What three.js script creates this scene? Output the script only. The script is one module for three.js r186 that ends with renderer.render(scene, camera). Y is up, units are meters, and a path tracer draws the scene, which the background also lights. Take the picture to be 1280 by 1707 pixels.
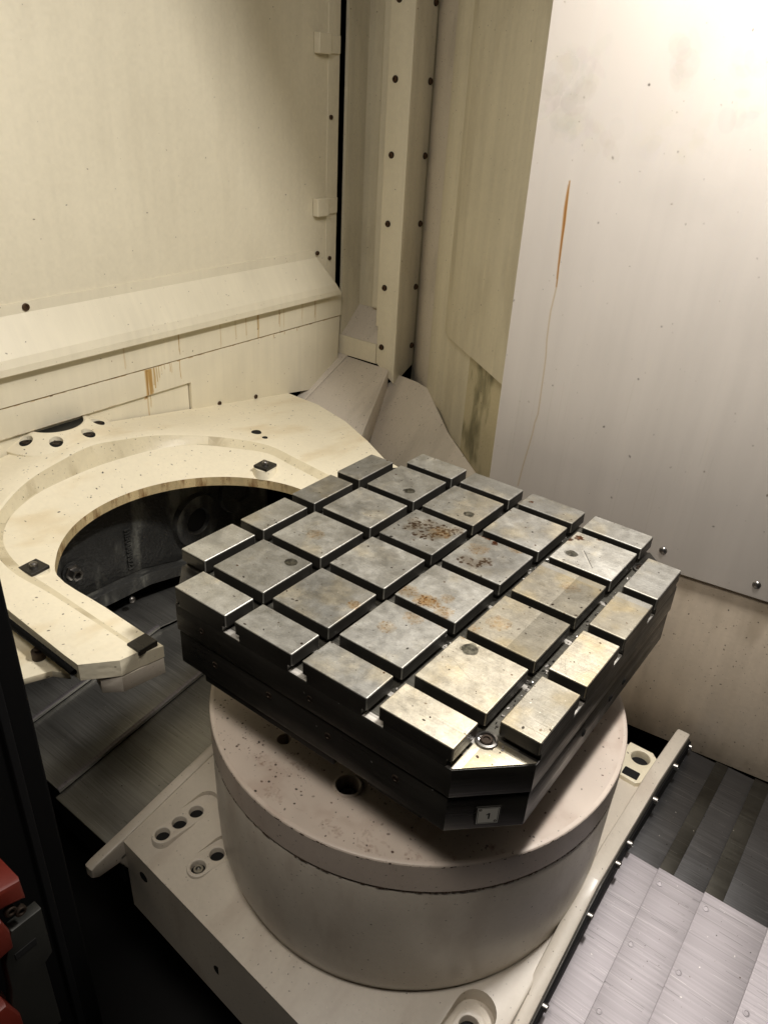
import * as THREE from 'three';
import { RoundedBoxGeometry } from 'three/addons/geometries/RoundedBoxGeometry.js';
import { mergeGeometries, toCreasedNormals } from 'three/addons/utils/BufferGeometryUtils.js';
import { FontLoader } from 'three/addons/loaders/FontLoader.js';
import { TextGeometry } from 'three/addons/geometries/TextGeometry.js';
import { Brush, Evaluator, SUBTRACTION } from 'three-bvh-csg';
import { RectAreaLightUniformsLib } from 'three/addons/lights/RectAreaLightUniformsLib.js';

// ------------------------------------------------------------ camera, exposure, lamps
const S = 0.001;                                   // everything below is written in millimetres
const V = (x, y, z) => new THREE.Vector3(x, y, z);
const scene = new THREE.Scene();
scene.background = new THREE.Color(0x000000);
const camera = new THREE.PerspectiveCamera(67.318, 767 / 1024, 0.02, 20);
{
  const m = new THREE.Matrix4().makeBasis(V(0.79290488, 0.05205888, -0.60711756), V(-0.33324104, 0.87119416, -0.36051511), V(0.51014926, 0.48817068, 0.70812225));
  camera.quaternion.setFromRotationMatrix(m);
  camera.position.set(0.425882, 0.522893, 0.703999);
}
scene.add(camera);
const renderer = new THREE.WebGLRenderer({ antialias: true });
renderer.toneMapping = THREE.LinearToneMapping;
renderer.toneMappingExposure = 1.3;
renderer.shadowMap.enabled = true;
RectAreaLightUniformsLib.init();
const LAMPS = [
  { at: [330, 1040, -152], size: [170, 70], color: 0xfffaf5, power: 330, aim: [-20, -100, 20], label: 'white work lamp high on the right wall above the pallet' },
  { at: [150, 1180, 660], size: [600, 200], color: 0xfff6ec, power: 17, aim: [-150, -300, 0], label: 'warm fill lamp added above the door opening, the nearer of the two lamps' },  // unseen fill lamp, added to lift the front faces
];

// ------------------------------------------------------------ helpers
function rng(seed) { let a = seed >>> 0; return () => { a = (a + 0x6D2B79F5) | 0; let t = Math.imul(a ^ (a >>> 15), 1 | a); t = (t + Math.imul(t ^ (t >>> 7), 61 | t)) ^ t; return ((t ^ (t >>> 14)) >>> 0) / 4294967296; }; }
const used = new Map();
function numbered(n) { const k = used.get(n) || 0; used.set(n, k + 1); return k ? `${n}_${String(k).padStart(3, '0')}` : n; }
function thing(name, label, category, at = [0, 0, 0], group) {
  const o = new THREE.Group(); o.name = numbered(name); o.position.set(at[0] * S, at[1] * S, at[2] * S);
  o.userData = { label, category }; if (group) o.userData.group = group;
  o.userData.base = at; scene.add(o); return o;
}
function baseOf(p) { let b = [0, 0, 0]; while (p && p !== scene) { const q = p.userData.base || [0, 0, 0]; b = [b[0] + q[0], b[1] + q[1], b[2] + q[2]]; p = p.parent; } return b; }
function part(parent, name, geo, mat, label) {        // geo in world millimetres
  const gs = (Array.isArray(geo) ? geo : [geo]).map((g) => { const q = g.index ? g.toNonIndexed() : g.clone(); for (const k of Object.keys(q.attributes)) if (!['position', 'normal', 'uv'].includes(k)) q.deleteAttribute(k); return q; });
  const g = gs.length > 1 ? mergeGeometries(gs) : gs[0];
  const b = baseOf(parent); g.translate(-b[0], -b[1], -b[2]); g.scale(S, S, S);
  const m = new THREE.Mesh(g, mat); m.name = name; m.castShadow = m.receiveShadow = true;
  if (label) m.userData.label = label;
  parent.add(m); return m;
}
function boxUV(geo) {                                // metres, by dominant face direction
  const g = geo.index ? geo.toNonIndexed() : geo, p = g.attributes.position, n = p.count, uv = new Float32Array(n * 2);
  const a = V(), b = V(), c = V(), e = V();
  for (let i = 0; i < n; i += 3) {
    a.fromBufferAttribute(p, i); b.fromBufferAttribute(p, i + 1); c.fromBufferAttribute(p, i + 2);
    e.copy(b).sub(a).cross(c.clone().sub(a)); const x = Math.abs(e.x), y = Math.abs(e.y), z = Math.abs(e.z);
    for (let k = 0; k < 3; k++) {
      const q = [a, b, c][k]; let u, v;
      if (y >= x && y >= z) { u = q.x; v = -q.z; } else if (x >= z) { u = q.z; v = q.y; } else { u = q.x; v = q.y; }
      uv[(i + k) * 2] = u * S; uv[(i + k) * 2 + 1] = v * S;
    }
  }
  g.setAttribute('uv', new THREE.BufferAttribute(uv, 2)); return g;
}
function mapUV(geo, f) {
  const g = geo.index ? geo.toNonIndexed() : geo, p = g.attributes.position, uv = new Float32Array(p.count * 2);
  for (let i = 0; i < p.count; i++) { const r = f(p.getX(i), p.getY(i), p.getZ(i)); uv[2 * i] = r[0]; uv[2 * i + 1] = r[1]; }
  g.setAttribute('uv', new THREE.BufferAttribute(uv, 2)); return g;
}
function box(x0, x1, y0, y1, z0, z1, r = 1, seg = 1) {
  const w = x1 - x0, h = y1 - y0, d = z1 - z0, rr = Math.min(r, w / 2.2, h / 2.2, d / 2.2);
  const g = rr > 0 ? new RoundedBoxGeometry(w, h, d, seg, rr) : new THREE.BoxGeometry(w, h, d);
  g.translate((x0 + x1) / 2, (y0 + y1) / 2, (z0 + z1) / 2); return boxUV(g);
}
function ext(shape, depth, bevel, cs = 24) {
  const g = new THREE.ExtrudeGeometry(shape, { depth: depth - 2 * bevel, curveSegments: cs, bevelEnabled: bevel > 0, bevelThickness: bevel, bevelSize: bevel, bevelOffset: -bevel, bevelSegments: 2 });
  g.translate(0, 0, bevel); return toCreasedNormals(g, 0.5);
}
function shapeOf(pts) { return new THREE.Shape(pts.map((p) => new THREE.Vector2(p[0], p[1]))); }
function circleHole(x, y, r) { const p = new THREE.Path(); p.absarc(x, y, r, 0, Math.PI * 2, true); return p; }
function prism(ptsXZ, y0, y1, bevel = 1, holes = [], cs) {    // plan outline, upright walls
  const s = shapeOf(ptsXZ.map((p) => [p[0], -p[1]])); for (const h of holes) s.holes.push(circleHole(h[0], -h[1], h[2]));
  const g = ext(s, y1 - y0, bevel, cs); g.rotateX(-Math.PI / 2); g.translate(0, y0, 0); return boxUV(g);
}
function profileX(ptsZY, x0, x1, bevel = 1) {               // outline in z,y pulled along x
  const g = ext(shapeOf(ptsZY.map((p) => [-p[0], p[1]])), x1 - x0, bevel); g.rotateY(Math.PI / 2); g.translate(x0, 0, 0); return boxUV(g);
}
function profileZ(ptsXY, z0, z1, bevel = 1) { const g = ext(shapeOf(ptsXY), z1 - z0, bevel); g.translate(0, 0, z0); return boxUV(g); }
function slab(pts, t, bevel = 0.8, holes = []) {           // coplanar 3D outline (counter-clockwise from the front), thickness backwards
  const P = pts.map((p) => V(...p)), n = V(0, 0, 0);
  for (let i = 0; i < P.length; i++) { const a = P[i], b = P[(i + 1) % P.length]; n.add(V((a.y - b.y) * (a.z + b.z), (a.z - b.z) * (a.x + b.x), (a.x - b.x) * (a.y + b.y))); }
  n.normalize(); const ux = P[1].clone().sub(P[0]).addScaledVector(n, -P[1].clone().sub(P[0]).dot(n)).normalize(), uy = n.clone().cross(ux);
  const f = (q) => { const d = q.clone().sub(P[0]); return [d.dot(ux), d.dot(uy)]; };
  const s = shapeOf(P.map(f)); for (const h of holes) { const c = f(V(h[0], h[1], h[2])); s.holes.push(circleHole(c[0], c[1], h[3])); }
  const g = ext(s, t, bevel); g.applyMatrix4(new THREE.Matrix4().makeBasis(ux, uy, n).setPosition(P[0].clone().addScaledVector(n, -t))); return boxUV(g);
}
function cyl(r0, r1, h, at, dir = [0, 1, 0], seg = 20) {    // base centre at, r0 at base, r1 at top
  const g = new THREE.CylinderGeometry(r1, r0, h, seg); g.translate(0, h / 2, 0);
  g.applyQuaternion(new THREE.Quaternion().setFromUnitVectors(V(0, 1, 0), V(...dir).normalize())); g.translate(...at); return boxUV(g);
}
function lathe(pts, at, dir = [0, 1, 0], seg = 96) {
  let g = new THREE.LatheGeometry(pts.map((p) => new THREE.Vector2(p[0], p[1])), seg); g = toCreasedNormals(g, 0.45);
  g.applyQuaternion(new THREE.Quaternion().setFromUnitVectors(V(0, 1, 0), V(...dir).normalize())); g.translate(...at); return boxUV(g);
}
const dome = (r, at, dir) => lathe([[0, r * 0.55], [r * 0.45, r * 0.5], [r * 0.8, r * 0.3], [r, 0.01], [r, -1.5]].reverse(), at, dir, 14);
const socketHead = (r, h, at, dir) => lathe([[r, -1], [r, h - 0.8], [r - 0.8, h], [r * 0.55, h], [r * 0.5, h * 0.4], [0, h * 0.4]], at, dir, 18);
function rings(R, crease = 0.35) {                        // R: list of rows of [x,y,z]; lofted skin
  const pos = []; const q = (a, b, c) => pos.push(...a, ...b, ...c);
  for (let i = 0; i + 1 < R.length; i++) for (let j = 0; j + 1 < R[i].length; j++) { q(R[i][j], R[i + 1][j], R[i + 1][j + 1]); q(R[i][j], R[i + 1][j + 1], R[i][j + 1]); }
  const g = new THREE.BufferGeometry(); g.setAttribute('position', new THREE.Float32BufferAttribute(pos, 3)); g.computeVertexNormals(); return boxUV(toCreasedNormals(g, crease));
}

// ------------------------------------------------------------ textures
function lattice(seed, n) { const r = rng(seed), a = new Float32Array(n * n); for (let i = 0; i < a.length; i++) a[i] = r(); return a; }
function vnoise(L, n, x, y) {                              // tileable value noise, x and y in cells
  const xi = Math.floor(x), yi = Math.floor(y), fx = x - xi, fy = y - yi, sx = fx * fx * (3 - 2 * fx), sy = fy * fy * (3 - 2 * fy);
  const m = (k) => ((k % n) + n) % n, a = L[m(yi) * n + m(xi)], b = L[m(yi) * n + m(xi + 1)], c = L[m(yi + 1) * n + m(xi)], d = L[m(yi + 1) * n + m(xi + 1)];
  return a + (b - a) * sx + (c - a) * sy + (a - b - c + d) * sx * sy;
}
function fbm(seed, w, h, cx, cy, oct) {                    // w x h field, 0..1, cx/cy cells in the first octave
  const out = new Float32Array(w * h); let amp = 1, tot = 0;
  for (let o = 0; o < oct; o++) {
    const nx = cx << o, ny = cy << o, n = Math.max(nx, ny), L = lattice(seed + o * 17, n);
    for (let y = 0; y < h; y++) for (let x = 0; x < w; x++) {
      const X = x / w * nx, Y = y / h * ny, xi = Math.floor(X), yi = Math.floor(Y), fx = X - xi, fy = Y - yi, sx = fx * fx * (3 - 2 * fx), sy = fy * fy * (3 - 2 * fy);
      const x1 = (xi + 1) % nx, y1 = (yi + 1) % ny, a = L[yi * n + xi], b = L[yi * n + x1], c = L[y1 * n + xi], d = L[y1 * n + x1];
      out[y * w + x] += amp * (a + (b - a) * sx + (c - a) * sy + (a - b - c + d) * sx * sy);
    }
    tot += amp; amp *= 0.55;
  }
  for (let i = 0; i < out.length; i++) out[i] /= tot; return out;
}
const clamp = (v, a = 0, b = 1) => Math.min(b, Math.max(a, v)), smooth = (a, b, v) => { const t = clamp((v - a) / (b - a)); return t * t * (3 - 2 * t); };
function canvasFrom(w, h, f) {                             // f(i, x, y) -> [r,g,b] 0..255 (sRGB)
  const c = document.createElement('canvas'); c.width = w; c.height = h; const ctx = c.getContext('2d'), im = ctx.createImageData(w, h);
  for (let y = 0, i = 0; y < h; y++) for (let x = 0; x < w; x++, i++) { const q = f(i, x, y); im.data[4 * i] = q[0]; im.data[4 * i + 1] = q[1]; im.data[4 * i + 2] = q[2]; im.data[4 * i + 3] = 255; }
  ctx.putImageData(im, 0, 0); return [c, ctx];
}
function tex(c, srgb = true, rx = 1, ry = 1) {
  const t = new THREE.CanvasTexture(c); t.wrapS = t.wrapT = THREE.RepeatWrapping; t.repeat.set(rx, ry); if (srgb) t.colorSpace = THREE.SRGBColorSpace; t.anisotropy = 8; return t;
}
function specks(ctx, w, h, seed, count, rmin, rmax, colors, amin = 0.35, amax = 0.9, elong = 1.8) {
  const r = rng(seed);
  for (let i = 0; i < count; i++) {
    const x = r() * w, y = r() * h, s = rmin + (rmax - rmin) * Math.pow(r(), 3.5), e = 1 + (elong - 1) * r(), a = r() * 6.28;
    ctx.globalAlpha = amin + (amax - amin) * r(); ctx.fillStyle = colors[Math.floor(r() * colors.length)];
    for (const ox of [0, -w, w]) for (const oy of [0, -h, h]) { const X = x + ox, Y = y + oy; if (X < -20 || Y < -20 || X > w + 20 || Y > h + 20) continue; ctx.beginPath(); ctx.ellipse(X, Y, s * e, s / Math.sqrt(e), a, 0, 6.29); ctx.fill(); }
  }
  ctx.globalAlpha = 1;
}
// painted sheet or casting: base sRGB, soft mottling, grime, specks. One tile is `size` metres.
function paint(seed, base, o = {}) {
  const N = o.n || 768, A = fbm(seed, N, N, 4, 4, 4), B = fbm(seed + 99, N, N, 9, 3, 5), C = fbm(seed + 7, N, N, 90, 90, 2), SV = o.streakV ? fbm(seed + 13, N, N, 44, 2, 3) : null, g = o.grime ?? 0.1, gc = o.grimeColor || [96, 82, 58];
  const [c, ctx] = canvasFrom(N, N, (i) => { const m = 1 + (A[i] - 0.5) * (o.mottle ?? 0.08) + (C[i] - 0.5) * 0.03 + (SV ? (SV[i] - 0.5) * o.streakV : 0), k = g * smooth(0.52, 0.8, B[i]); return [0, 1, 2].map((q) => base[q] * m * (1 - k) + gc[q] * k); });
  specks(ctx, N, N, seed + 3, o.specks ?? 120, 0.5, o.big ?? 2.2, ['#2a2019', '#3b2c1e', '#1a1512'], 0.3, 0.85);
  specks(ctx, N, N, seed + 4, (o.specks ?? 120) >> 1, 0.5, 1.6, ['#fff6e2'], 0.08, 0.3);
  const rough = canvasFrom(N >> 1, N >> 1, (i, x, y) => { const v = 255 * clamp((o.rough ?? 0.42) + (A[(y * 2) * N + x * 2] - 0.5) * 0.25 + (B[(y * 2) * N + x * 2] - 0.5) * 0.15); return [v, v, v]; })[0];
  const bump = canvasFrom(N >> 1, N >> 1, (i, x, y) => { const v = 255 * clamp(C[(y * 2) * N + x * 2]); return [v, v, v]; })[0];
  const k = 1 / (o.size || 0.5);
  return new THREE.MeshPhysicalMaterial({ map: tex(c, true, k, k), roughnessMap: tex(rough, false, k, k), roughness: 1, bumpMap: tex(bump, false, k, k), bumpScale: o.bump ?? 0.0004, metalness: 0, clearcoat: o.coat ?? 0.15, clearcoatRoughness: 0.3 });
}
const creamRGB = [219, 211, 187];
const M = {};
M.cream = paint(11, creamRGB, { grime: 0.03, specks: 60, size: 0.6, rough: 0.46, mottle: 0.04, big: 1.5, streakV: 0.03 });
M.creamFork = paint(21, [232, 223, 197], { grime: 0.22, grimeColor: [178, 146, 92], specks: 650, size: 0.5, rough: 0.4, big: 2.4, mottle: 0.05 });
M.forkStepShade = paint(27, [214, 203, 172], { grime: 0.4, grimeColor: [128, 112, 80], specks: 1500, size: 0.4, rough: 0.5, mottle: 0.12, big: 2 });  // step band: grime, plus its shade put in as darker paint
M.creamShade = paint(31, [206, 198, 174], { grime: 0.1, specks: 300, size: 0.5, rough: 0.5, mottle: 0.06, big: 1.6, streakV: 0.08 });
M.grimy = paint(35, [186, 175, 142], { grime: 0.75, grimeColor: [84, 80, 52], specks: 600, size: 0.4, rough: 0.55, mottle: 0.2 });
M.chute = paint(41, [205, 196, 182], { grime: 0.14, grimeColor: [110, 104, 92], specks: 1400, size: 0.45, rough: 0.5, mottle: 0.08, bump: 0.0003, big: 1.8 });
M.saddle = paint(51, [208, 199, 184], { grime: 0.16, grimeColor: [130, 108, 92], specks: 700, big: 1.7, coat: 0.35, size: 0.42, rough: 0.45, mottle: 0.1, bump: 0.00012 });
M.disc = paint(61, [208, 194, 180], { grime: 0.14, grimeColor: [140, 108, 92], specks: 1200, big: 1.6, bump: 0.0001, size: 0.42, rough: 0.45, mottle: 0.12 });
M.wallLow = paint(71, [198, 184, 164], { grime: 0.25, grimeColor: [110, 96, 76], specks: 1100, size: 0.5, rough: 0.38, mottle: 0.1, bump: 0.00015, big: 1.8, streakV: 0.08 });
function steel(seed, base, o = {}) {                       // brushed steel, brush lines along u
  const N = 1024, L = fbm(seed, N, N, 3, 220, 3), A = fbm(seed + 5, N, N, 5, 5, 4), D = fbm(seed + 8, N, N, 40, 40, 2);
  const [c, ctx] = canvasFrom(N, N, (i) => { const m = 1 + (L[i] - 0.5) * (o.streak ?? 0.35) + (A[i] - 0.5) * (o.mottle ?? 0.35); return [base[0] * m, base[1] * m, base[2] * m]; });
  const r = rng(seed + 77);
  for (let i = 0; i < (o.scratches ?? 160); i++) { ctx.globalAlpha = 0.06 + 0.25 * r(); ctx.strokeStyle = r() < 0.6 ? '#e9e6de' : '#1a1a18'; ctx.lineWidth = 0.6 + r(); const x = r() * N, y = r() * N, l = 40 + 260 * r(), s = (r() - 0.5) * 0.1; ctx.beginPath(); ctx.moveTo(x, y); ctx.lineTo(x + l, y + l * s); ctx.stroke(); }
  ctx.globalAlpha = 1; specks(ctx, N, N, seed + 2, o.specks ?? 120, 0.5, 2.2, ['#e8e4da', '#15120f', '#3a2b1c'], 0.3, 0.9);
  const ro = canvasFrom(N >> 1, N >> 1, (i, x, y) => { const j = y * 2 * N + x * 2, v = 255 * clamp((o.rough ?? 0.34) + (L[j] - 0.5) * (o.rv ?? 0.3) + (A[j] - 0.5) * (o.rv ?? 0.3) + (D[j] - 0.5) * 0.3 * (o.rv ?? 0.3), 0.08); return [v, v, v]; })[0];
  const bu = canvasFrom(N >> 1, N >> 1, (i, x, y) => { const v = 255 * L[y * 2 * N + x * 2]; return [v, v, v]; })[0];
  const k = 1 / (o.size || 0.4);
  return new THREE.MeshPhysicalMaterial({ map: tex(c, true, k, k), roughnessMap: tex(ro, false, k, k), roughness: 1, metalness: o.metal ?? 0.9, bumpMap: tex(bu, false, k, k), bumpScale: o.bump ?? 0.00012 });
}
M.coverFarShade = steel(101, [100, 100, 101], { rough: 0.42, rv: 0.1, specks: 420, mottle: 0.2, streak: 0.2, scratches: 420, bump: 0.00005 });  // far slope of the same plates, its shade put in as darker steel
M.coverLight = steel(111, [150, 145, 147], { rough: 0.58, streak: 0.16, mottle: 0.03, specks: 300, bump: 0.00001, rv: 0.02, scratches: 420 });
M.coverLeft = steel(121, [150, 149, 144], { rough: 0.42, rv: 0.1, specks: 420, streak: 0.2, mottle: 0.24, scratches: 420, bump: 0.00005 });
M.lap = steel(125, [74, 72, 66], { rough: 0.5, specks: 320, streak: 0.2 });
M.sideDark = steel(131, [52, 50, 46], { rough: 0.4, streak: 0.14, metal: 0.5, scratches: 30, specks: 200, bump: 0.00006 });
M.bolt = new THREE.MeshStandardMaterial({ color: 0x8d8a86, metalness: 0.95, roughness: 0.32 });
M.darkBolt = new THREE.MeshStandardMaterial({ color: 0x3a3028, metalness: 0.7, roughness: 0.5 });
M.rustBolt = new THREE.MeshStandardMaterial({ color: 0x4e3a28, metalness: 0.6, roughness: 0.55 });
M.chip = new THREE.MeshStandardMaterial({ color: 0x4a382a, roughness: 0.8 });
M.hole = new THREE.MeshStandardMaterial({ color: 0x0b0a09, metalness: 0.2, roughness: 0.8 });
M.rubber = new THREE.MeshPhysicalMaterial({ color: 0x0b0b0c, roughness: 0.7, specularIntensity: 0.4 });
M.black = new THREE.MeshPhysicalMaterial({ color: 0x040404, roughness: 0.85, specularIntensity: 0.25 });
M.pit = new THREE.MeshStandardMaterial({ color: 0x080808, roughness: 0.8 });
M.cast = paint(141, [50, 50, 48], { grime: 0.9, grimeColor: [128, 128, 118], specks: 300, size: 0.35, rough: 0.5, mottle: 0.7, bump: 0.0015, coat: 0 });
M.rust = paint(151, [205, 184, 138], { grime: 0.8, grimeColor: [112, 80, 44], specks: 1600, size: 0.13, rough: 0.7, mottle: 0.5, bump: 0.0004, coat: 0, big: 3 });
M.rust.map.repeat.set(10, 5); M.rust.roughnessMap.repeat.set(10, 5); M.rust.bumpMap.repeat.set(10, 5);
M.red = new THREE.MeshPhysicalMaterial({ color: 0x5a1a0e, roughness: 0.5, clearcoat: 0.1 });
M.grey = new THREE.MeshStandardMaterial({ color: 0x2a2a26, roughness: 0.55, metalness: 0.3 });

// the pallet top, one map for all its pads: 512 mm square
{
  const N = 2048, k = N / 512, P = (x) => (x + 256) * k;
  const L = fbm(201, N, N, 6, 300, 2), A = fbm(211, N, N, 20, 20, 5), B = fbm(221, N, N, 5, 5, 4), D = fbm(231, N, N, 60, 60, 3), Y = fbm(241, N, N, 12, 12, 5), G = fbm(251, N, N, 400, 400, 2);
  const tone = rng(5), T = Array.from({ length: 36 }, () => [0.86 + 0.26 * tone(), tone()]);
  const cell = (i, x, y) => Math.floor(clamp((x / k - 56 + 100) / 100, 0, 5)) * 6 + Math.floor(clamp((y / k - 56 + 100) / 100, 0, 5));
  const [c, ctx] = canvasFrom(N, N, (i, x, y) => {
    const t = T[cell(i, x, y)], m = t[0] * (1 + (L[i] - 0.5) * 0.04 + (A[i] - 0.5) * 0.14 + (D[i] - 0.5) * 0.08 + (G[i] - 0.5) * 0.12), w0 = smooth(0.5, 0.78, Y[i] + 0.2 * (t[1] - 0.5)) * (0.1 + 0.34 * A[i]), d = smooth(0.56, 0.78, B[i]) * 0.16; let w = w0;
    const ci = (cell(i, x, y) / 6) | 0, wm = ci >= 4 && y / k > 175 ? 0.22 + 0.5 * Y[i] : 0.16 * Y[i]; w = Math.min(0.7, w + wm * 0.7);
    const r = 195 * m, g = 195 * m, b = 190 * m;
    return [(r * (1 - w) + 186 * m * w) * (1 - d), (g * (1 - w) + 168 * m * w) * (1 - d), (b * (1 - w) + 128 * m * w) * (1 - d)];
  });
  const rr = rng(77);
  for (let i = 0; i < 2600; i++) {                           // fine handling scratches and swirls
    ctx.globalAlpha = 0.05 + 0.16 * rr(); ctx.strokeStyle = rr() < 0.65 ? '#f4f1e8' : '#2d2a25'; ctx.lineWidth = 0.7 + 1.1 * rr();
    const x = rr() * N, y = rr() * N, a = rr() * 6.28, l = 20 + 110 * rr(), q = (rr() - 0.5) * 60; ctx.beginPath(); ctx.moveTo(x, y); ctx.quadraticCurveTo(x + Math.cos(a) * l / 2 + q, y + Math.sin(a) * l / 2 + q, x + Math.cos(a) * l, y + Math.sin(a) * l); ctx.stroke();
  }
  const blot = (x, z, r, col, al, n = 14, seed = 1, sp = 1) => { const q = rng(seed * 31 + Math.round(x * 7 + z * 3) + 1000); for (let i = 0; i < n; i++) { const a = q() * 6.28, d = r * sp * Math.sqrt(q()) * 0.9, s = r * (0.12 + 0.4 * q()); ctx.globalAlpha = al * (0.4 + 0.6 * q()); ctx.fillStyle = col; ctx.beginPath(); ctx.ellipse(P(x + Math.cos(a) * d), P(z + Math.sin(a) * d), s * k, s * k * (0.5 + 0.5 * q()), q() * 3, 0, 6.29); ctx.fill(); } };
  const soft = (x, z, r, rgb, al) => { const g = ctx.createRadialGradient(P(x), P(z), 0, P(x), P(z), r * k); g.addColorStop(0, `rgba(${rgb},${al})`); g.addColorStop(0.6, `rgba(${rgb},${al * 0.6})`); g.addColorStop(1, `rgba(${rgb},0)`); ctx.globalAlpha = 1; ctx.fillStyle = g; ctx.fillRect(P(x - r), P(z - r), 2 * r * k, 2 * r * k); };
  for (const [x, z, r] of [[-128, 124, 8.5], [-131, -131, 8], [-29, -131, 7.5], [129, 121, 9.5], [127, -133, 8]]) {       // round clamp marks
    ctx.globalAlpha = 0.62; ctx.fillStyle = '#4c4a40'; ctx.beginPath(); ctx.ellipse(P(x), P(z), r * k, r * k * 0.93, 0.3, 0, 6.29); ctx.fill();
    blot(x, z, r, '#33312a', 0.4, 26, 3); blot(x, z, r, '#8a8777', 0.3, 14, 4, 0.8);
  }
  for (const [x, z, r] of [[106, -165, 6], [118, -178, 6.5], [137, -195, 6.5], [20, -225, 4], [17, -93, 6], [38, -88, 6], [26, -92, 5]]) { ctx.globalAlpha = 0.8; ctx.fillStyle = '#6e3d1e'; ctx.beginPath(); ctx.ellipse(P(x), P(z), r * k * 0.75, r * k * 0.5, 0.5, 0, 6.29); ctx.fill(); blot(x, z, r, '#3c1d0d', 0.6, 10, 5); }
  for (const [x, z] of [[-75, -63], [-56, -72], [-37, -72], [-49, -40], [-33, -44], [30, -28], [44, -26], [-62, -55], [-44, -58], [-24, -60], [-70, -45], [-18, -80], [52, -40]]) { blot(x, z, 6, '#3a281b', 0.75, 12, 6, 2); soft(x, z, 12, '120,92,58', 0.25); };
  for (const [x, z, r, a] of [[-150, 55, 14, 0.3], [-30, -60, 18, 0.35], [30, -60, 16, 0.3], [130, 60, 16, 0.22], [110, 95, 16, 0.25], [160, -60, 14, 0.2], [51, 78, 13, 0.5], [40, 80, 14, 0.65], [71, 84, 13, 0.4], [67, -94, 13, 0.4], [-14, 141, 9, 0.55], [84, 102, 9, 0.25], [52, 115, 14, 0.3], [39, 149, 12, 0.3], [16, 77, 14, 0.4], [60, 60, 10, 0.3]]) { soft(x, z, r, '182,132,62', a * 0.7); blot(x, z, r * 0.35, '#9a6428', a * 0.55, 40, 7, 2.9); blot(x, z, r * 0.22, '#4a2a10', a * 0.8, 26, 8, 4.2); }
  for (const [x, z] of [[-120, 20], [-40, 40], [-20, -10], [-50, 30], [10, 20], [-10, 55]]) soft(x, z, 20, '70,62,46', 0.16);
  for (const [x0, x1, z0, z1] of [[157, 193, -92, -8], [157, 193, 8, 92]]) { ctx.globalAlpha = 0.26; ctx.fillStyle = '#4e493f'; ctx.fillRect(P(x0), P(z0), (x1 - x0) * k, (z1 - z0) * k); }
  ctx.globalAlpha = 0.8; ctx.strokeStyle = '#efece4'; ctx.lineWidth = 6; ctx.beginPath(); ctx.moveTo(P(134), P(-150)); ctx.lineTo(P(160), P(-118)); ctx.stroke(); ctx.globalAlpha = 0.5; ctx.strokeStyle = '#33302a'; ctx.lineWidth = 4; ctx.beginPath(); ctx.moveTo(P(136), P(-151)); ctx.lineTo(P(162), P(-119)); ctx.stroke();
  specks(ctx, N, N, 301, 700, 1.2, 6.5, ['#2b2017', '#1d1813', '#4a3018'], 0.3, 0.9, 1.6);
  specks(ctx, N, N, 302, 500, 1, 3.4, ['#fbf8ee', '#d9d4c6'], 0.4, 0.9, 1.6);
  const ro = canvasFrom(1024, 1024, (i, x, y) => { const j = y * 2 * N + x * 2, v = 255 * clamp(0.47 + (A[j] - 0.5) * 0.1 + (D[j] - 0.5) * 0.16 + 0.08 * smooth(0.5, 0.78, Y[j]), 0.12); return [v, v, v]; })[0];
  const bu = canvasFrom(1024, 1024, (i, x, y) => { const j = y * 2 * N + x * 2, v = 255 * clamp(0.5 * D[j] + 0.5 * L[j]); return [v, v, v]; })[0];
  M.top = new THREE.MeshPhysicalMaterial({ map: tex(c), roughnessMap: tex(ro, false), roughness: 1, metalness: 0.93, bumpMap: tex(bu, false), bumpScale: 0.00025 });
}
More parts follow.
